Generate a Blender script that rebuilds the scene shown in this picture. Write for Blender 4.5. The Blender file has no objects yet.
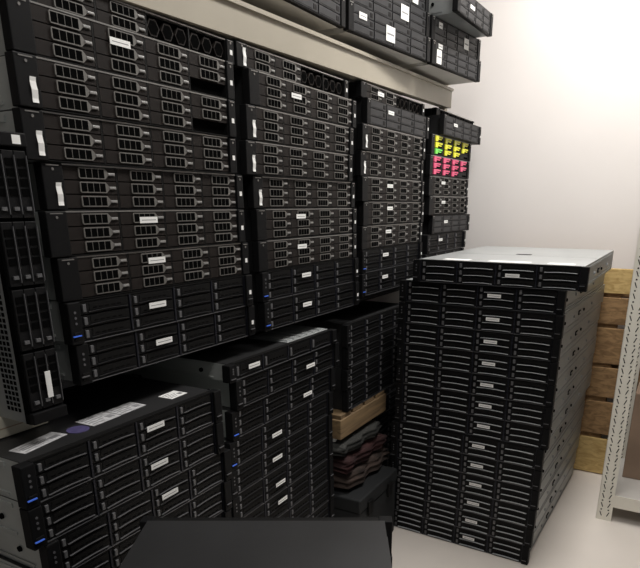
import bpy, bmesh, math, random
from mathutils import Vector, Matrix
random.seed(7)
S = bpy.context.scene
C = S.collection
PI = math.pi

# ------------------------------------------------------------------ materials
def new_mat(name, col, rough=.5, metal=0.0, bump=0.0, bscale=60, mottle=0.0, mscale=8, spec=.5, emit=None):
    m = bpy.data.materials.new(name); m.use_nodes = True
    nt = m.node_tree; N = nt.nodes; L = nt.links
    b = N['Principled BSDF']
    b.inputs['Base Color'].default_value = (*col, 1)
    b.inputs['Roughness'].default_value = rough
    b.inputs['Metallic'].default_value = metal
    b.inputs['Specular IOR Level'].default_value = spec
    if emit:
        b.inputs['Emission Color'].default_value = (*emit[0], 1)
        b.inputs['Emission Strength'].default_value = emit[1]
    tc = N.new('ShaderNodeTexCoord')
    if mottle:
        n = N.new('ShaderNodeTexNoise'); n.inputs['Scale'].default_value = mscale; n.inputs['Detail'].default_value = 5
        L.new(tc.outputs['Object'], n.inputs['Vector'])
        r = N.new('ShaderNodeMapRange'); r.inputs['From Min'].default_value = .3; r.inputs['From Max'].default_value = .7
        r.inputs['To Min'].default_value = 1 - mottle; r.inputs['To Max'].default_value = 1 + mottle
        L.new(n.outputs['Fac'], r.inputs['Value'])
        mx = N.new('ShaderNodeVectorMath'); mx.operation = 'SCALE'
        mx.inputs[0].default_value = col
        L.new(r.outputs['Result'], mx.inputs['Scale']); L.new(mx.outputs['Vector'], b.inputs['Base Color'])
    if bump:
        n2 = N.new('ShaderNodeTexNoise'); n2.inputs['Scale'].default_value = bscale; n2.inputs['Detail'].default_value = 4
        L.new(tc.outputs['Object'], n2.inputs['Vector'])
        bp = N.new('ShaderNodeBump'); bp.inputs['Strength'].default_value = bump; bp.inputs['Distance'].default_value = .004
        L.new(n2.outputs['Fac'], bp.inputs['Height']); L.new(bp.outputs['Normal'], b.inputs['Normal'])
    return m

def wood_mat(name, a, bcol):
    m = bpy.data.materials.new(name); m.use_nodes = True
    nt = m.node_tree; N = nt.nodes; L = nt.links; b = N['Principled BSDF']
    tc = N.new('ShaderNodeTexCoord'); mp = N.new('ShaderNodeMapping'); mp.inputs['Scale'].default_value = (2.0, 9, 26)
    n = N.new('ShaderNodeTexNoise'); n.inputs['Scale'].default_value = 2.2; n.inputs['Detail'].default_value = 6; n.inputs['Distortion'].default_value = .9
    r = N.new('ShaderNodeValToRGB'); r.color_ramp.elements[0].color = (*a, 1); r.color_ramp.elements[1].color = (*bcol, 1)
    r.color_ramp.elements[0].position = .32; r.color_ramp.elements[1].position = .62
    L.new(tc.outputs['Object'], mp.inputs['Vector']); L.new(mp.outputs['Vector'], n.inputs['Vector'])
    L.new(n.outputs['Fac'], r.inputs['Fac']); L.new(r.outputs['Color'], b.inputs['Base Color'])
    b.inputs['Roughness'].default_value = .75
    return m

M = dict(
    black=new_mat('black_plastic', (.008, .0078, .0078), .5, bump=.1, bscale=200, spec=.12),
    ear=new_mat('ear_plastic', (.007, .007, .0075), .5, spec=.12),
    void=new_mat('deep_black', (.004, .004, .004), .9, spec=0),
    tray=new_mat('tray_plastic', (.018, .0148, .0135), .5, spec=.12, mottle=.15, mscale=30),
    trayC=new_mat('smooth_tray_plastic', (.028, .028, .030), .5, spec=.25, mottle=.12, mscale=30),
    trayB=new_mat('lever_tray_plastic', (.0055, .0055, .006), .5, spec=.2),
    rim=new_mat('grille_rim', (.15, .142, .132), .5, metal=.1),
    silver=new_mat('latch_silver', (.30, .295, .29), .4, metal=.3),
    lever=new_mat('lever_edge', (.14, .14, .148), .38, metal=.4), galv_lit=new_mat('galvanised_steel_lit', (.46, .48, .48), .38, metal=.5, mottle=.08, mscale=5), bright=new_mat('lever_edge_highlit', (.62, .64, .65), .4, metal=.2),  # lid steel has overhead light in its tone; brightest lever tone holds painted highlights
    lever_shaded=new_mat('lever_edge_shaded', (.022, .022, .024), .4, metal=.2), tab=new_mat('tab_grey', (.13, .13, .135), .4, metal=.2),  # darkest lever edge has the shade around the shelf painted into its tone
    strip=new_mat('bay_strip', (.018, .019, .027), .4, metal=.4),
    lip=new_mat('lid_lip', (.30, .29, .28), .35, metal=.7),
    lid=new_mat('dark_lid', (.022, .022, .023), .45, metal=.2, mottle=.2, mscale=5, bump=.05),
    side=new_mat('grey_steel', (.46, .48, .465), .5, metal=.45, mottle=.12, mscale=6, bump=.06),
    galv=new_mat('galvanised_steel', (.29, .305, .305), .42, metal=.5, mottle=.12, mscale=9, bump=.05),
    white=new_mat('sticker_white', (.86, .86, .84), .6),
    ink=new_mat('sticker_ink', (.25, .25, .26), .7),
    paper=new_mat('grey_label_paper', (.50, .50, .51), .6, mottle=.35, mscale=70),
    purple=new_mat('purple_seal', (.07, .06, .15), .5, mottle=.2, mscale=60),
    blue=new_mat('blue_latch', (.05, .12, .55), .3, emit=((.1, .25, 1), .18)),
    yellow=new_mat('yellow_plastic', (.82, .80, .03), .4),
    green=new_mat('green_plastic', (.20, .80, .10), .4),
    pink=new_mat('pink_plastic', (.80, .10, .22), .4),
    under=new_mat('pale_steel', (.62, .60, .56), .6, metal=.1, mottle=.08, mscale=6),
    cream=new_mat('cream_paint', (.36, .325, .26), .45, mottle=.05, mscale=5),
    post=new_mat('post_paint', (.80, .77, .68), .45, mottle=.06, mscale=9),
    darksteel=new_mat('dark_steel', (.02, .02, .02), .6),
    deck=new_mat('deck_grey', (.50, .48, .45), .5, mottle=.1, mscale=4),
    wall=new_mat('wall_paint', (.80, .76, .735), .85, mottle=.03, mscale=1.5, bump=.04, bscale=30),
    floor=new_mat('floor_tile', (.74, .68, .62), .45, mottle=.06, mscale=2),
    card=new_mat('brown_cardboard', (.30, .21, .15), .85, mottle=.2, mscale=5),
    beige=new_mat('beige_cardboard', (.50, .47, .38), .8, mottle=.08, mscale=5),
    red=new_mat('dark_red_cloth', (.032, .010, .010), .9, mottle=.5, mscale=14),
    greycloth=new_mat('grey_cloth', (.035, .035, .032), .9, mottle=.4, mscale=12),
    browncloth=new_mat('brown_cloth', (.045, .03, .024), .9, mottle=.5, mscale=16),
    case=new_mat('case_shell', (.020, .021, .022), .6, spec=.2, bump=.1, bscale=80),
    woodY=wood_mat('yellow_pine', (.40, .26, .09), (.60, .43, .18)),
    woodM=wood_mat('aged_pine', (.11, .07, .035), (.24, .16, .08)),
    woodB=wood_mat('brown_pine', (.17, .095, .04), (.33, .20, .09)),
    lamp=new_mat('lamp_diffuser', (1, 1, 1), .5, emit=((1, .97, .92), 4)),
)

# ------------------------------------------------------------------ mesh helpers
class MB:
    def __init__(s): s.bm = bmesh.new(); s.mats = []
    def mi(s, m):
        m = M[m]
        if m not in s.mats: s.mats.append(m)
        return s.mats.index(m)
    def box(s, x0, x1, y0, y1, z0, z1, m, bev=0):
        r = bmesh.ops.create_cube(s.bm, size=1)
        for v in r['verts']:
            v.co = Vector((x0 + (v.co.x + .5) * (x1 - x0), y0 + (v.co.y + .5) * (y1 - y0), z0 + (v.co.z + .5) * (z1 - z0)))
        k = s.mi(m)
        fs = {f for v in r['verts'] for f in v.link_faces}
        for f in fs: f.material_index = k
        if bev:
            es = list({e for v in r['verts'] for e in v.link_edges})
            rr = bmesh.ops.bevel(s.bm, geom=es, offset=bev, segments=2, affect='EDGES', profile=.5)
            for f in rr['faces']: f.material_index = k
        return s
    def poly(s, pts, y0, y1, m):
        """prism: outline of (x,z) points extruded from y0 to y1"""
        k = s.mi(m)
        a = [s.bm.verts.new((p[0], y0, p[1])) for p in pts]; b = [s.bm.verts.new((p[0], y1, p[1])) for p in pts]
        fs = [s.bm.faces.new(a), s.bm.faces.new(b[::-1])]
        n = len(pts)
        for i in range(n): fs.append(s.bm.faces.new((a[i], b[i], b[(i + 1) % n], a[(i + 1) % n])))
        for f in fs: f.material_index = k
        return s
    def cyl(s, c, r, d, axis, m, seg=14):
        k = s.mi(m)
        rot = {'x': Matrix.Rotation(PI / 2, 4, 'Y'), 'y': Matrix.Rotation(PI / 2, 4, 'X'), 'z': Matrix()}[axis]
        q = bmesh.ops.create_cone(s.bm, cap_ends=True, segments=seg, radius1=r, radius2=r, depth=d, matrix=Matrix.Translation(c) @ rot)
        for f in {f for v in q['verts'] for f in v.link_faces}: f.material_index = k
        return s
    def mesh(s, name):
        bmesh.ops.recalc_face_normals(s.bm, faces=s.bm.faces[:])
        me = bpy.data.meshes.new(name); s.bm.to_mesh(me); s.bm.free()
        for m in s.mats: me.materials.append(m)
        return me
    def build(s, name, parent=None, loc=(0, 0, 0)):
        return link(name, s.mesh(name), parent, loc)

def link(name, me, parent=None, loc=(0, 0, 0)):
    o = bpy.data.objects.new(name, me); C.objects.link(o); o.location = loc
    if parent: o.parent = parent
    return o
def thing(name, label, cat, loc=(0, 0, 0), rz=0, group=None):
    o = bpy.data.objects.new(name, None); C.objects.link(o); o.location = loc; o.rotation_euler = (0, 0, rz)
    o.empty_display_size = .05
    tag(o, label, cat, group); return o
def tag(o, label, cat, group=None):
    o['label'] = label; o['category'] = cat
    if group: o['group'] = group
    return o

# ------------------------------------------------------------------ server parts (x along the front, y into the rack, z up)
PH = .0832          # pitch of one two-unit server
HH = .0824
EARL = {'vented': .044, 'colour': .034, 'smooth': .030, 'lever': .028}
EARR = .026
cache = {}
def cm(key, fn):
    if key not in cache: cache[key] = fn()
    return cache[key]

def chassis_mesh(W, D, hh, body, lid):
    b = MB()
    x0, x1 = .016, W - .016
    b.box(x0, x1, .014, D, 0, hh - .0016, body)
    b.box(x0, x1, .012, D - .004, hh - .0016, hh, lid)                # lid
    # rails, dimples and vents on both flanks
    for sx, xs in ((-1, x0), (1, x1)):
        a0, a1 = (xs - .0025, xs) if sx < 0 else (xs, xs + .0025)
        b.box(a0, a1, .06, D - .05, hh * .78, hh * .90, body)
        b.box(a0, a1, .06, D - .02, hh * .10, hh * .16, body)
        for i, yy in enumerate((.10, .27, .47, .66)):
            if yy < D - .05: b.cyl(((a0 + a1) / 2, yy, hh * .45), .006, .006, 'x', 'void' if i % 2 == 0 else body, 8)
        b.box(a0 - .0006, a1 + .0006, .36, .395, hh * .36, hh * .56, 'void')
        b.box(a0 - .0012, a1 + .0012, .366, .389, hh * .40, hh * .52, body)
    # lid: seam and latch
    b.box(x0 + .01, x1 - .01, D * .42, D * .42 + .003, hh - .0001, hh + .0003, body)
    b.box(W * .5 - .03, W * .5 + .03, D * .46, D * .50, hh - .0001, hh + .0004, 'void')
    return b.mesh('chassis')
def frame_mesh(W, hh, kind):
    b = MB()
    x0, x1 = EARL[kind], W - EARR
    b.box(x0, x1, .011, .0135, .001, hh - .001, 'void')
    cw = (x1 - x0) / 4
    for i in range(5):
        x = x0 + i * cw
        w = .0022
        b.box(max(x - w, x0), min(x + w, x1), -.001 if kind != 'lever' else -.003, .012, .001, hh - .002, 'black' if kind != 'lever' else 'strip')
    b.box(x0, x1, -.003, .012, .0004, .0020, 'lever' if kind == 'lever' else 'black')
    b.box(x0, x1, -.002, .012, hh - .0032, hh - .0004, 'lip' if kind in ('vented', 'colour') else 'black')
    return b.mesh('front_frame')
def tray_vented(w, h):
    b = MB(); y = -.001
    b.box(.001, w - .001, y, .011, .001, h - .001, 'tray')
    x0, x1 = w * .27, w * .77; z0, z1 = h * .12, h * .90; f = -.0035
    b.poly([(x0, z0 + h * .1), (x0 + w * .02, z0), (x1, z0), (w * .83, h * .38), (w * .97, h * .38), (w * .97, h * .62), (w * .83, h * .62), (x1, z1), (x0 + w * .02, z1), (x0, z1 - h * .1)], f, y, 'rim')
    n = 4; cw = (x1 - x0 - .003) / n
    for i in range(n):
        a = x0 + .002 + i * cw
        b.box(a + .0005, a + cw - .0010, f - .0003, y, z0 + h * .08, z1 - h * .08, 'void')
    return b.mesh('drive_tray')
def latch_vented(w, h):
    return MB().box(w * .83, w * .96, -.0048, -.0032, h * .42, h * .58, 'silver', .0006).mesh('latch')
def tray_lever(w, h):
    b = MB()
    b.box(.002, w - .002, -.001, .011, .001, h - .0015, 'trayB')
    b.box(w * .20, w - .006, -.0018, -.001, h * .30, h * .86, 'black')
    # cooling slits
    for i in range(5): b.box(w * .26 + i * w * .12, w * .26 + i * w * .12 + w * .08, -.0022, -.001, h * .42, h * .50, 'void')
    return b.mesh('drive_tray')
def lever_mesh(w, h, m='lever'):
    b = MB()
    pts = []
    n = 8
    for i in range(n + 1):
        t = i / n; pts.append((w * (.17 + .77 * t), h * (.14 + .07 * math.sin(PI * t))))
    pts2 = [(x, z + h * .045) for x, z in reversed(pts)]
    b.poly(pts + pts2, -.0075 if m == 'bright' else -.0045, -.001, m)
    return b.mesh('release_lever')
def tab_lever(w, h):
    return MB().box(w * .06, w * .12, -.005, -.001, h * .22, h * .80, 'tab', .0008).mesh('latch')
def tray_smooth(w, h):
    b = MB()
    b.box(.0015, w - .0015, -.003, .011, .001, h - .001, 'trayC', .001)
    b.box(w * .80, w * .93, -.0038, -.002, h * .25, h * .75, 'black')
    b.box(w * .08, w * .74, -.0036, -.002, h * .16, h * .22, 'black')
    return b.mesh('drive_tray')
def tray_colour(w, h):
    return MB().box(.001, w - .001, -.001, .011, .001, h - .001, 'black').box(w * .45, w * .9, -.002, 0, h * .2, h * .5, 'void').mesh('drive_tray')
def tab_colour(w, h, m):
    b = MB(); f = -.006
    b.poly([(w * .12, h * .10), (w * .34, h * .10), (w * .38, h * .40), (w * .72, h * .36), (w * .72, h * .54), (w * .40, h * .58), (w * .40, h * .70), (w * .84, h * .68), (w * .84, h * .92), (w * .12, h * .94)], f, -.001, m)
    return b.mesh('coloured_latch')
def blank_bay(w, h):
    b = MB()
    b.box(0, w, .009, .012, .001, h - .001, 'void')
    n = 3
    for i in range(n):
        for j in range(1):
            cx, cz, r = w * (i + .5) / n, h * .5, min(w / n, h) * .44
            o = [(cx + r * math.cos(a * PI / 3), cz + r * math.sin(a * PI / 3)) for a in range(6)]
            b.poly(o, .002, .010, 'tray')
            o2 = [(cx + r * .8 * math.cos(a * PI / 3), cz + r * .8 * math.sin(a * PI / 3)) for a in range(6)]
            b.poly(o2, .0012, .010, 'void')
    return b.mesh('blank_bay')
def ear_mesh(hh, side, kind):
    b = MB()
    y0 = -.006 if kind != 'lever' else -.010
    EAR = EARL[kind] if side < 0 else EARR
    b.box(0, EAR, y0, .016, .0005, hh - .0005, 'ear', .002)
    if kind == 'lever':
        b.box(EAR * .2, EAR * .8, y0 - .002, y0, hh * .12, hh * .30, 'black', .0008)
        if side < 0:
            for k in range(3): b.cyl((EAR * .5, y0, hh * (.50 + .13 * k)), .0026, .002, 'y', 'lever', 10)
    else:
        b.cyl((EAR * .5, y0, hh * .86), .0026, .002, 'y', 'lip', 10)
        b.box(EAR * .2, EAR * .8, y0 - .001, y0, hh * .93, hh * .955, 'lip')
    return b.mesh('left_ear' if side < 0 else 'right_ear')
def small_sticker(w=.050, h=.0125, lines=True):
    b = MB(); b.box(0, w, -.0007, 0, 0, h, 'white')
    if lines:
        b.box(w * .10, w * .90, -.0008, 0, h * .42, h * .54, 'ink')
    return b.mesh('sticker')
def tall_sticker():
    b = MB(); w, h = .0115, .040; n = 6; k = b.mi('white')
    prev = None
    for i in range(n + 1):
        z = h * i / n; dx = .0004 * math.sin(i * 1.1); dy = -.0014 + .0010 * math.sin(i * 1.6)
        cur = [b.bm.verts.new((p, dy + q, z)) for p, q in ((dx, 0), (dx + w, 0), (dx + w, .001), (dx, .001))]
        if prev:
            for j in range(4):
                f = b.bm.faces.new((prev[j], prev[(j + 1) % 4], cur[(j + 1) % 4], cur[j])); f.material_index = k
        else: b.bm.faces.new(cur[::-1]).material_index = k
        prev = cur
    b.bm.faces.new(prev).material_index = k
    return b.mesh('ear_sticker')

def server(label, group, loc, rz, kind='vented', W=.575, D=.80, hh=HH, body='side', lid='lid', sticker=None,
           tall=False, square=True, bays=12, missing=(), rows=3, glow=False, yaw=0, tabcol=None, lev='lever'):
    t = thing('rack_server', label, 'server', loc, rz + yaw, group)
    mk = 'tall' if hh > .06 else 'low'
    link('chassis', cm(('ch', W, D, hh, body, lid), lambda: chassis_mesh(W, D, hh, body, lid)), t)
    link('front_frame', cm(('fr', W, hh, kind), lambda: frame_mesh(W, hh, kind)), t)
    EAR = EARL[kind]; cw = (W - EAR - EARR) / 4; ch = (hh - .006) / rows
    w = cw - .004; h = ch
    for c in range(4):
        for r in range(rows):                       # r = 0 bottom row
            p = (EAR + c * cw + .002, 0, .003 + r * ch)
            if bays == 'left2' and c >= 2:
                if r == 0: link('blank_bay', cm(('bb', w, hh), lambda: blank_bay(w, hh - .006)), t, (p[0], 0, .003))
                continue
            if bays == 'none':
                if r == 0: link('blank_bay', cm(('bb', w, hh), lambda: blank_bay(w, hh - .006)), t, (p[0], 0, .003))
                continue
            if (c, r) in missing:
                continue
            fn = {'vented': tray_vented, 'lever': tray_lever, 'smooth': tray_smooth, 'colour': tray_colour}[kind]
            tr = link('drive_tray', cm(('tr', kind, w, h), lambda: fn(w, h)), t, p)
            if kind == 'vented': link('latch', cm(('la', w, h), lambda: latch_vented(w, h)), tr)
            if kind == 'lever':
                link('release_lever', cm(('rl', w, h, lev), lambda: lever_mesh(w, h, lev)), tr)
                link('latch', cm(('tl', w, h), lambda: tab_lever(w, h)), tr)
            if kind == 'colour' and not (c == 3 and r == 0):
                m = 'green' if (tabcol == 'yellow' and c == 0 and r == 0) else tabcol
                q = link('coloured_latch', cm(('tc', w, h, m), lambda: tab_colour(w, h, m)), tr)
                q['label'] = {'green': 'light green latch', 'yellow': 'bright yellow latch', 'pink': 'hot pink latch'}[m]
    le = link('left_ear', cm(('ear', hh, -1, kind), lambda: ear_mesh(hh, -1, kind)), t)
    re = link('right_ear', cm(('ear', hh, 1, kind), lambda: ear_mesh(hh, 1, kind)), t, (W - EARR, 0, 0))
    ey = -.0105 if kind == 'lever' else -.0062
    if kind == 'lever':
        m = 'blue' if glow else 'lever'
        bar = link('status_light', cm(('sl', m), lambda: MB().box(.002, .020, -.0145, -.0115, 0, .0022, m).mesh('status_light')), le, (0, 0, hh * .20))
        bar['label'] = 'glowing blue status light' if glow else 'pale release bar'
        link('release_bar', cm('sl2', lambda: MB().box(.002, .019, -.0145, -.0115, 0, .0020, 'lever').mesh('release_bar')), re, (0, 0, hh * .22))
    if square:
        link('asset_tag', cm('sq', lambda: MB().box(0, .009, -.0008, 0, 0, .0105, 'white').mesh('asset_tag')), re, (EARR * .35, ey, hh * .38))
    if tall:
        o = link('ear_sticker', cm('tall', tall_sticker), le, (EAR * .55, ey, hh * .10)); o['label'] = 'tall white paper sticker'
    if sticker:
        cx, zz = sticker
        y = {'vented': -.0042, 'lever': -.0090, 'smooth': -.0042, 'colour': -.007}[kind]
        o = link('front_sticker', cm('stk', small_sticker), t, (EAR + cx * cw, y, hh * zz)); o['label'] = 'small white printed label'
    return t

# ------------------------------------------------------------------ frame of the place
PHI = math.radians(29.09)
DR = Vector((math.sin(PHI), math.cos(PHI), 0)); NR = Vector((math.cos(PHI), -math.sin(PHI), 0))
P0 = Vector((-.5397, 1.1122, 0)); RS = PI / 2 - PHI
def W3(t, off, z=0): v = P0 + DR * t + NR * off; return (v.x, v.y, z)
def wbox(b, t0, t1, o0, o1, z0, z1, m, bev=0):
    b.box(t0, t1, -o1, -o0, z0, z1, m, bev)        # local x = t, local y = -off
def place(o): o.location = W3(0, 0, 0); o.rotation_euler = (0, 0, RS); return o
def struct(o): o['kind'] = 'structure'; return o

# setting
b = MB(); wbox(b, -2.2, 2.75, -1.05, 3.2, -.06, 0, 'floor'); struct(place(b.build('floor')))
b = MB(); wbox(b, 2.70, 2.80, -1.05, 3.2, 0, 2.95, 'wall'); struct(place(b.build('wall_back')))
b = MB(); wbox(b, -2.2, 2.70, -1.15, -1.05, 0, 2.95, 'wall'); struct(place(b.build('wall_left')))
b = MB(); wbox(b, -2.2, 2.80, -1.15, 3.2, 2.95, 3.0, 'wall'); struct(place(b.build('ceiling')))

# ------------------------------------------------------------------ tall steel rack
ZB = 1.016                                   # underside of the lowest shelf server
rack = thing('storage_rack', 'cream steel storage rack holding four columns of black servers', 'rack', W3(0, 0, 0), RS)
b = MB()                                      # upper front beam, sagging slightly at its near end
def beam(b, t0, t1, off0, off1, zl0, zl1, hgt, m):
    k = b.mi(m); vs = []
    for (t, z) in ((t0, zl0), (t1, zl1)):
        vs += [b.bm.verts.new((t, -off1, z)), b.bm.verts.new((t, -off0, z)), b.bm.verts.new((t, -off0, z + hgt)), b.bm.verts.new((t, -off1, z + hgt))]
    for q in ((0, 1, 2, 3), (7, 6, 5, 4), (0, 4, 5, 1), (1, 5, 6, 2), (2, 6, 7, 3), (3, 7, 4, 0)):
        b.bm.faces.new([vs[i] for i in q]).material_index = k
beam(b, -1.2, 2.17, -.045, -.012, 1.705, 1.775, .068, 'cream')
beam(b, -1.2, 2.17, -.045, -.004, 1.773, 1.843, .010, 'cream')
b.build('upper_beam', rack)
b = MB(); beam(b, -1.2, 2.17, -.86, -.046, 1.775, 1.845, .006, 'cream'); b.build('upper_deck', rack)
b = MB(); wbox(b, .0, 2.62, -.86, -.10, ZB - .03, ZB - .001, 'darksteel'); b.build('lower_deck', rack)
b = MB(); wbox(b, -.6, 2.62, -.90, -.885, .02, 1.02, 'darksteel'); b.build('added_dark_panel', rack)  # added dark sheet, hides the pale wall behind the stacks and blocks light
for t, o in ((2.175, -.045), (2.175, -.90), (-1.2, -.90), (-1.2, -.03)):
    b = MB(); wbox(b, t, t + .035, o - .004, o, 0, 2.05, 'cream'); wbox(b, t + .031, t + .035, o - .04, o, 0, 2.05, 'cream'); b.build('post', rack)

ORD = ['top', 'second', 'third', 'fourth', 'fifth', 'sixth', 'seventh', 'eighth', 'ninth', 'tenth', 'eleventh', 'twelfth', 'thirteenth', 'lowest']
def lab(desc, k, where):
    o = ORD[k]
    pos = 'topmost' if k == 0 else ('lowest' if o == 'lowest' else o + ' from top')
    return '%s, %s %s' % (desc, pos, where)

COLS = [
 # (name, t of left ear, per-server t offset, off, sticker, tall, kind)
 ('of leftmost shelf column', [
   dict(t=.035, off=-.022, bays='left2', hh=.052, rows=2),
   dict(t=.005, sticker=(1.28, .60), missing=((3, 0),)),
   dict(t=.000, tall=1, missing=((3, 0),)),
   dict(t=.000, tall=1),
   dict(t=.030, off=-.010, tall=1),
   dict(t=.018, sticker=(1.40, .68)),
   dict(t=.030, sticker=(1.42, .66)),
   dict(t=.032, kind='lever', sticker=(1.35, .52), glow=1),
   dict(t=.040, kind='lever', sticker=(1.38, .50), glow=0)]),
 ('of second shelf column', [
   dict(t=.620, off=-.022, bays='left2', tall=1, hh=.056, rows=2),
   dict(t=.640, sticker=(1.18, .50)),
   dict(t=.622, tall=1),
   dict(t=.612, tall=1),
   dict(t=.645, off=-.008, tall=1),
   dict(t=.648, sticker=(1.20, .66)),
   dict(t=.648, sticker=(1.22, .62)),
   dict(t=.652, kind='lever', sticker=(1.35, .60), glow=1),
   dict(t=.655, kind='lever', sticker=(1.32, .52), glow=1)]),
 ('of third shelf column', [
   dict(t=1.285, off=-.022, bays='left2', sticker=(.70, .45), hh=.050, rows=2),
   dict(t=1.290, kind='smooth', sticker=(1.10, .60)),
   dict(t=1.250, tall=1), dict(t=1.250, tall=1),
   dict(t=1.255, sticker=(1.30, .60)),
   dict(t=1.272, sticker=(1.25, .64)),
   dict(t=1.265, sticker=(1.25, .62)),
   dict(t=1.265, kind='lever', sticker=(1.10, .60), glow=1),
   dict(t=1.262, kind='lever', sticker=(1.10, .60), glow=1)]),
 ('of rightmost shelf column', [
   dict(t=2.020, off=-.030, bays='none', hh=.032),
   dict(t=1.985, off=.02, kind='smooth', sticker=(.85, .55)),
   dict(t=1.900, kind='colour', tabcol='yellow'),
   dict(t=1.890, kind='colour', tabcol='pink'),
   dict(t=1.895, sticker=(.95, .60)),
   dict(t=1.905, sticker=(.95, .60)),
   dict(t=1.960, kind='smooth', sticker=(1.05, .55)),
   dict(t=1.900, kind='lever', sticker=(.95, .60)),
   dict(t=1.880, kind='lever', sticker=(.95, .60)),
   dict(t=1.880, kind='lever', rows=1, hh=.048)]),
]
for ci, (where, rows) in enumerate(COLS):
    for k, d in enumerate(rows):
        d = dict(d)
        kind = d.get('kind', 'vented')
        desc = {'vented': 'black server with vented trays', 'lever': 'black lever server', 'smooth': 'grey server with smooth trays', 'colour': 'server with %s latches' % ('yellow and green' if d.get('tabcol') == 'yellow' else 'pink')}[kind]
        if d.get('bays') == 'left2': desc = 'half-empty black server under the beam'
        if d.get('bays') == 'none': desc = 'open black server without trays'
        if d.get('tall'): desc = desc + ' and tall ear sticker' if d.get('bays') is None else desc
        t = d.pop('t'); off = d.pop('off', random.uniform(-.003, .003))
        z = ZB + PH * (8 - k) + (0, 0, .0215, .049)[ci]
        if k == 9: z = ZB
        kw = {q: d[q] for q in d if q in ('sticker', 'bays', 'missing', 'kind', 'tabcol', 'hh', 'rows')}
        kw['lev'] = 'lever_shaded'; kw['body'] = 'side' if ci == 0 else 'lid'
        server(lab(desc, k, where), 'servers in the shelf columns', W3(t, off, z), RS, tall=bool(d.get('tall')), glow=bool(d.get('glow')),
               square=(kind != 'colour'), W=.575 if ci < 3 else .545, **kw)

b = MB(); b.box(0, .56, 0, .78, 0, .0205, 'black', .003)
o = tag(b.build('rubber_mat', None, W3(1.27, -.03, ZB)), 'thin black rubber mat under the third shelf column', 'mat'); o.rotation_euler = (0, 0, RS)

# ------------------------------------------------------------------ servers on the upper shelf
UZ = 1.8695
US = [
 ('of left pair on upper shelf', .560, .000, 0, 2, .575, {0: [(.24, .052, .03, .040)], 1: [(.30, .05, .02, .03)]}),
 ('of middle pile on upper shelf', 1.155, .000, -6.0, 3, .545, {0: [(.06, .045, .045, .018), (.225, .058, .014, .046)], 1: [(.33, .055, .020, .045)], 2: [(.42, .04, .01, .03)]}),
 ('of right pile on upper shelf', 1.715, .058, -6.5, 2, .455, {0: [(.04, .04, .008, .048), (.05, .035, .06, .016)], 1: [(.29, .045, .020, .040), (.06, .03, .05, .02)]})]
for where, t, off, yw, n, Wd, stk in US:
    for k in range(n):
        o = server(lab('grey server with white labels', n - 1 - k, where), 'servers on the upper shelf', W3(t + .01 * k, off - .01 * k, UZ + PH * k), RS, kind='smooth', W=Wd, D=.66, body='under', lid='under', yaw=math.radians(yw), square=False)
        for x, w_, z_, h_ in stk[k]:
            q = link('front_label', cm(('fl', w_, h_), lambda: small_sticker(w_, h_)), o, (x, -.0046, z_)); q['label'] = 'white paper label'
server('pale server jutting outward, topmost on right pile of upper shelf', 'servers on the upper shelf', W3(1.735, .142, UZ + PH * 2 + .001), RS, kind='smooth', W=.42, D=.62, body='galv', lid='galv', sticker=(1.2, .5), yaw=math.radians(-1.5), square=False)
# ------------------------------------------------------------------ lower left floor stack
A_OFF = .058
NA = 11
A_T = [-.150, -.150, -.128, -.135, -.14, -.13, -.14, -.135, -.14, -.13, -.14]
for k in range(NA):
    z = PH * (NA - 1 - k) + .012
    o = server(lab('black server with thin lever trays', k, 'of lower left floor stack'), 'servers in the lower left floor stack', W3(A_T[k], A_OFF, z), RS, kind='lever', W=.535, D=.80,
               sticker=(2.18, .55 if k else .62) if k < 4 else None, glow=k in (0, 1), square=False, body='side', lid='lid')
    if k == 0:
        for (x, y, w, d, r, m, n_) in ((.045, .040, .105, .040, 10, 'paper', 'cover_label'), (.205, .050, .075, .055, 3, 'paper', 'cover_label'), (.283, .056, .075, .050, 3, 'paper', 'cover_label'), (.418, .040, .055, .042, 3, 'white', 'cover_label')):
            bb = MB().box(0, w, 0, d, 0, .0006, m)
            for j in range(4): bb.box(w * .08, w * (.5 + .1 * (j % 3)), d * (.15 + .2 * j), d * (.21 + .2 * j), .0005, .0009, 'ink')
            if n_: bb.box(w * .70, w * .92, d * .2, d * .5, .0005, .0009, 'ink')
            q = bb.build(n_, o, (x, y, HH)); q.rotation_euler = (0, 0, math.radians(r)); q['label'] = 'pale printed label on the lid'
        q = MB().cyl((0, 0, .0005), .022, .001, 'z', 'purple', 28).build('round_seal', o, (.176, .062, HH)); q['label'] = 'round purple seal'
# base strip under that stack
b = MB(); b.box(0, .50, .02, .78, 0, .0115, 'woodB', .002)
o = tag(b.build('base_board', None, W3(-.12, A_OFF, 0)), 'flat wooden board under the lower left floor stack', 'board'); o.rotation_euler = (0, 0, RS)

# ------------------------------------------------------------------ middle floor stack
B_OFF = .02
zt = .965
server('slim black server with wide open lid, topmost of middle floor stack', 'servers in the middle floor stack', W3(.462, B_OFF + .004, zt - .050), RS, kind='lever', rows=1, W=.565, lev='lever_shaded', D=.62, hh=.048, sticker=(.42, .45), square=False)
NB = 11; BT = [.490, .470, .455, .450, .452, .455, .46, .46, .46, .46, .46]
BS = [(2.55, .42), (2.60, .32), (1.32, .38), (1.34, .45), (1.42, .38), (1.46, .62), None, None, None, None, None]
for k in range(NB):
    server(lab('black server with thin lever trays', k + 1, 'of middle floor stack'), 'servers in the middle floor stack', W3(BT[k], B_OFF - (.004 if k else 0), PH * (NB - 1 - k)), RS, kind='lever', W=.560, D=.78, lev='lever_shaded', sticker=BS[k], glow=k in (1, 2), square=False)
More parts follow.
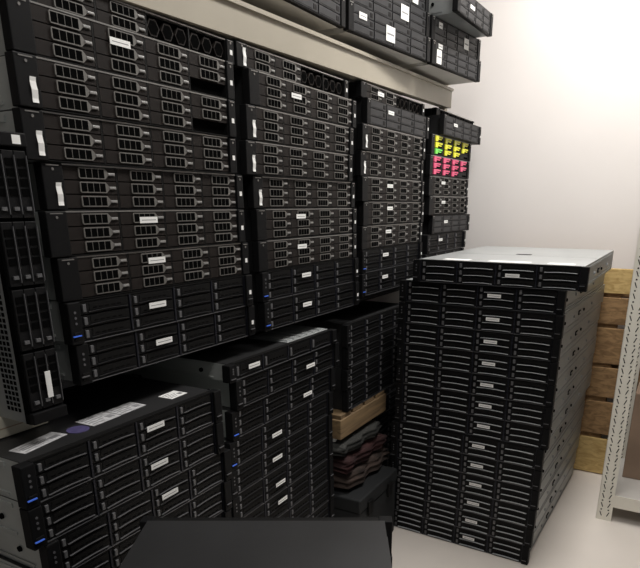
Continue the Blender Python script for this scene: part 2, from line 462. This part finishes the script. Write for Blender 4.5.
# loose ridged tray on the slim server
b = MB(); b.box(0, .24, 0, .15, 0, .003, 'galv_lit', .001)  # lighter steel tone stands in for a gloss reflection on the plate
for i in range(6): b.box(.01 + i * .038, .040 + i * .038, .008, .14, .003, .006, 'galv_lit', .001)
o = tag(b.build('ridged_cover_plate', None, W3(.76, B_OFF - .006, zt - .0015)), 'ridged silver cover plate on top of middle floor stack', 'plate'); o.rotation_euler = (0, 0, RS)

# ------------------------------------------------------------------ upright server at far left
t = thing('upright_server', 'black server stood on its end at far left beside the shelf', 'server', W3(-.078, .012, .972), RS)
b = MB(); b.box(.002, .070, .018, .56, 0, .50, 'galv')
for r in range(22):                              # perforated side
    for c in range(4): b.box(.0012, .0022, .030 + c * .011, .037 + c * .011, .02 + r * .0105, .027 + r * .0105, 'void')
for r in range(14):
    for c in range(3): b.box(.0012, .0022, .19 + c * .011, .197 + c * .011, .03 + r * .0105, .037 + r * .0105, 'void')
b.box(.0012, .0022, .09, .14, .27, .31, 'void'); b.build('chassis', t)
b = MB(); b.box(0, .072, .004, .018, 0, .50, 'void'); b.build('front_frame', t)
for k in range(4):
    for r in range(3):
        w, h = .115, .0255
        tb = MB(); x0, z0 = .003 + r * .0222, .026 + k * .113
        tb.box(x0, x0 + .021, -.002, .006, z0, z0 + .107, 'trayB', .001)
        for j in range(4): tb.box(x0 + .004, x0 + .018, -.003, -.001, z0 + .035 + j * .016, z0 + .047 + j * .016, 'void')
        tr = tb.build('drive_tray', t)
        MB().box(x0 + .006, x0 + .015, -.006, -.0015, z0 + .012, z0 + .018, 'tab').build('latch', tr)
        MB().box(x0 + .0195, x0 + .0205, -.005, -.0015, z0 + .006, z0 + .100, 'tab').build('release_lever', tr)
for n_, z0 in (('lower_ear', 0), ('upper_ear', .478)):
    e = MB().box(0, .072, -.006, .0175, z0, z0 + .022, 'ear', .002).build(n_, t)
    if z0: MB().box(.045, .060, -.0068, -.006, z0 + .004, z0 + .018, 'white').build('asset_tag', e)
q = MB().box(.036, .047, -.0072, -.0062, .045, .095, 'white').build('paper_sticker', t); q['label'] = 'white paper sticker'
# cream card under it
b = MB(); b.box(0, .125, 0, .56, 0, .0425, 'beige', .003); b.box(.0, .125, -.0004, 0, .018, .020, 'card')
o = tag(b.build('flat_carton', None, W3(-.105, -.085, .9285)), 'flat beige cardboard carton under the upright server', 'carton'); o.rotation_euler = (0, 0, RS)

# ------------------------------------------------------------------ tall floor stack before the wall
RY = math.radians(-31)
QX, QY = .4913, 2.22
d2 = Vector((math.cos(RY), math.sin(RY), 0)); n2 = Vector((math.sin(-RY), math.cos(RY), 0))
UO = [-.238, -.303, -.298, -.300, -.300, -.300, -.300, -.300, -.312, -.312, -.312, -.315, -.318, -.325]
FO = [.012, -.012, .0, .0, .0, .0, .0, .0, .006, .006, .006, .006, .004, .0]
NS = 14
for k in range(NS):
    u = UO[k]; p = Vector((QX, QY, 0)) + d2 * u - n2 * FO[k]
    desc = 'silver server with black lever front'
    dep = 1.0
    o = server(lab(desc, k, 'of tall stack by the wall'), 'servers in the tall stack by the wall', (p.x, p.y, PH * (NS - 1 - k)), RY, yaw=math.radians(1.8) if k == 0 else 0, kind='lever', W=.625, D=dep - .05 + (-.07 if k == 0 else .05 if k == 2 else .02 * (k % 2)), body='galv', lid='galv_lit', lev='bright',
           sticker=(2.28, .50) if k else (2.26, .42), square=False)

    if k == 0:
        for x, w_ in ((.10, .10), (.27, .15), (.48, .09)):
            q = link('lid_label', cm(('ll', w_), lambda: MB().box(0, w_, 0, .05, 0, .0006, 'white').mesh('lid_label')), o, (x, .035, HH)); q['label'] = 'white strip label on the lid'

# ------------------------------------------------------------------ black stack right in front of the camera
EW, ED = .515, .62
for k in range(9):
    w = EW
    server(lab('black-lidded server', k, 'of nearest floor stack at bottom edge'), 'servers in the nearest floor stack', (-.408 + .002 * (k % 2) + EW, 1.097, PH * (8 - k)), PI, kind='lever', W=EW, D=ED, body='lid', lid='lid', square=False)

# ------------------------------------------------------------------ servers on the pallet between the stacks
for k in range(4):
    server(lab('shadowed black server with lever trays', k, 'on the wooden pallet behind the stacks'), 'servers on the wooden pallet', W3(1.165 + .006 * (k % 2), -.01, .616 + PH * (3 - k)), RS, kind='lever', W=.575, D=.70, lev='lever_shaded', body='lid', square=False)
pal = thing('wooden_pallet', 'short wooden pallet lying on bundles between the floor stacks', 'pallet', W3(1.12, -.002, .52), RS)
for k in range(3):
    MB().box(0, .40, .0 + k * .24, .10 + k * .24, 0, .078, 'woodM', .004).build('stringer', pal)
for k in range(4):
    MB().box(.01 + k * .10, .09 + k * .10, .005, .57, .078, .094, 'woodM', .002).build('deck_board', pal)

for k in range(7):
    server(lab('dark server deep under the shelf', k, 'behind the tall stack'), 'servers under the shelf', W3(1.64, -.12, PH * (6 - k)), RS, kind='lever', W=.575, D=.70, lev='lever_shaded', body='lid', square=False)
# bundles under the pallet
def bundle(name, label, cat, t, off, z, sx, sy, sz, m, seed, yaw=0):
    random.seed(seed)
    bm = bmesh.new(); bmesh.ops.create_cube(bm, size=1)
    bmesh.ops.subdivide_edges(bm, edges=bm.edges[:], cuts=7, use_grid_fill=True)
    ph = [random.uniform(0, 6) for _ in range(6)]
    for v in bm.verts:
        x, y, zz = v.co
        k = 1 - .18 * (abs(x * 2) ** 4) * .5 - .18 * (abs(y * 2) ** 4) * .5
        v.co.z = zz * k + .0; v.co.x = x * (1 - .12 * (abs(zz * 2) ** 3)); v.co.y = y * (1 - .12 * (abs(zz * 2) ** 3))
        v.co.x += .03 * math.sin(zz * 16 + ph[0]) + .02 * math.sin(y * 13 + ph[1]); v.co.y += .03 * math.sin(x * 15 + ph[2]) + .03 * math.sin(zz * 19 + ph[3])
        v.co = Vector((v.co.x * sx, v.co.y * sy, v.co.z * sz))
    mn = min(v.co.z for v in bm.verts)
    for v in bm.verts: v.co.z -= mn
    for f in bm.faces: f.smooth = True
    me = bpy.data.meshes.new(name); bm.to_mesh(me); bm.free(); me.materials.append(M[m])
    o = link(name, me, None, W3(t, off, z)); o.rotation_euler = (0, 0, RS + yaw)
    return tag(o, label, cat)
b = MB(); b.box(0, .34, 0, .60, 0, .245, 'case', .008); b.box(-.004, .344, -.004, .604, .245, .30, 'case', .006)
for x in (.06, .24): b.box(x, x + .04, -.012, -.003, .21, .27, 'black', .002)
o = tag(b.build('storage_case', None, W3(1.10, .09, 0)), 'black hard storage case on the floor under the bundles', 'case'); o.rotation_euler = (0, 0, RS)
bundle('cloth_bundle', 'dark brown cloth bundle lowest in the pile under the pallet', 'bundle', 1.31, -.17, .30, .36, .40, .075, 'browncloth', 3)
bundle('cloth_bundle', 'dark red cloth bundle in the pile under the pallet', 'bundle', 1.30, -.17, .378, .36, .38, .065, 'red', 5)
bundle('cloth_bundle', 'grey cloth bundle topmost in the pile under the pallet', 'bundle', 1.28, -.17, .446, .34, .36, .055, 'greycloth', 9)
b = MB(); b.box(0, .10, 0, .10, 0, .022, 'white', .003); b.box(.02, .075, -.0005, .0, .008, .013, 'ink'); b.box(.03, .08, .045, .055, .022, .0225, 'ink')
o = tag(b.build('paper_package', None, W3(1.135, -.035, .501)), 'small white paper package lying on the grey bundle', 'package'); o.rotation_euler = (0, 0, RS + .2)

# ------------------------------------------------------------------ upright pallet against the wall
pl = thing('upright_pallet', 'wooden pallet standing upright against the white wall', 'pallet', W3(2.50, 0, 0), RS)
zs = [(0.005, .20, 'woodY'), (.225, .40, 'woodB'), (.425, .58, 'woodB'), (.60, .78, 'woodB'), (.80, .93, 'woodB'), (.95, 1.068, 'woodY')]
for z0, z1, m in zs:
    MB().box(0, .018, -1.28, -.18, z0, z1, m, .003).build('board', pl)
for y in (-1.26, -.78, -.30):
    MB().box(.018, .095, y, y + .10, 0, 1.06, 'woodB', .003).build('stringer', pl)
for z0 in (.02, .48, .92):
    MB().box(.095, .113, -1.28, -.18, z0, z0 + .14, 'woodB', .003).build('back_board', pl)

# ------------------------------------------------------------------ slotted angle rack at the right edge
rk = thing('slotted_angle_rack', 'cream slotted angle steel rack standing at the right edge', 'rack', W3(1.99, .848, 0), RS)
def post_mesh(x, y, sx, sy):
    """steel angle: wide slotted flange across the shelf front, narrow flange along its side"""
    b = MB(); w = .064; H_ = 2.1
    b.box(min(x, x + sx * .034), max(x, x + sx * .034), min(y, y + sy * .003), max(y, y + sy * .003), 0, H_, 'post')
    b.box(min(x, x + sx * .003), max(x, x + sx * .003), min(y, y + sy * w), max(y, y + sy * w), 0, H_, 'post')
    k = b.mi('void')
    for i in range(46):
        z = .02 + i * .0445
        for q, dx in ((w * .27, .0042), (w * .73, -.0042)):
            for P in ([(q + dx - .002, z), (q + dx + .002, z), (q - dx + .002, z + .021), (q - dx - .002, z + .021)],
                      [(q - .003, z + .029), (q + .003, z + .029), (q + .003, z + .035), (q - .003, z + .035)]):
                a = [b.bm.verts.new((x - sx * .0006, y + sy * p, zz)) for p, zz in P]; c2 = [b.bm.verts.new((x + sx * .0036, y + sy * p, zz)) for p, zz in P]
                for f in [b.bm.faces.new(a), b.bm.faces.new(c2[::-1])] + [b.bm.faces.new((a[j], c2[j], c2[(j + 1) % 4], a[(j + 1) % 4])) for j in range(4)]: f.material_index = k
    return b
post_mesh(0, 0, 1, -1).build('post', rk)
post_mesh(.50, 0, -1, -1).build('post', rk)
post_mesh(0, -1.0, 1, 1).build('post', rk)
post_mesh(.50, -1.0, -1, 1).build('post', rk)
MB().box(.004, .496, -.996, -.004, .112, .120, 'deck').box(.0035, .0065, -.996, -.004, .07, .128, 'post').build('lower_shelf', rk)
MB().box(.004, .496, -.996, -.004, 2.02, 2.028, 'deck').box(.0035, .0065, -.996, -.004, 1.98, 2.036, 'post').build('upper_shelf', rk)
b = MB(); b.box(0, .22, 0, .60, 0, .42, 'card', .003); b.box(-.0005, .2205, .28, .32, .30, .4205, 'beige')
o = tag(b.build('cardboard_box', None, W3(2.24, 1.52, .1205)), 'brown cardboard box on the lowest shelf at the right edge', 'box'); o.rotation_euler = (0, 0, RS)

# ------------------------------------------------------------------ ceiling lamps
def lamp(t, off, power, label, L=1.2, Wd=.3, colr=(1, .975, .94)):
    r = thing('ceiling_lamp', label, 'lamp', W3(t, off, 2.86), RS)
    MB().box(-L / 2, L / 2, -Wd / 2, Wd / 2, .01, .09, 'cream', .005).build('housing', r)
    MB().box(-L / 2 + .02, L / 2 - .02, -Wd / 2 + .02, Wd / 2 - .02, .0, .01, 'lamp').build('diffuser', r)
    ld = bpy.data.lights.new('lamp_light', 'AREA'); ld.shape = 'RECTANGLE'; ld.size = L; ld.size_y = Wd; ld.energy = power; ld.color = colr
    lo = bpy.data.objects.new('lamp_light', ld); C.objects.link(lo); lo.location = W3(t, off, 2.845); lo.rotation_euler = (0, 0, RS)
lamp(1.75, .72, 41, 'long ceiling lamp near the end wall')
lamp(-.1, .95, 17, 'long ceiling lamp nearer the camera')

w = bpy.data.worlds.new('World'); S.world = w; w.use_nodes = True
w.node_tree.nodes['Background'].inputs['Color'].default_value = (.95, .97, 1, 1)
w.node_tree.nodes['Background'].inputs['Strength'].default_value = .10

# ------------------------------------------------------------------ camera
cd = bpy.data.cameras.new('camera'); co = bpy.data.objects.new('camera', cd); C.objects.link(co)
co.location = (0, 0, 1.358); co.rotation_euler = (math.radians(90 - 18.4865), 0, 0)
cd.sensor_fit = 'HORIZONTAL'; cd.sensor_width = 36; cd.lens = 36 * 600 / 640
cd.shift_x = -20 / 640; cd.shift_y = 121.6 / 640; cd.clip_start = .02
S.camera = co
S.view_settings.view_transform = 'Standard'; S.view_settings.look = 'None'; S.view_settings.gamma = 1
S.view_settings.use_curve_mapping = False; S.view_settings.exposure = 0.0
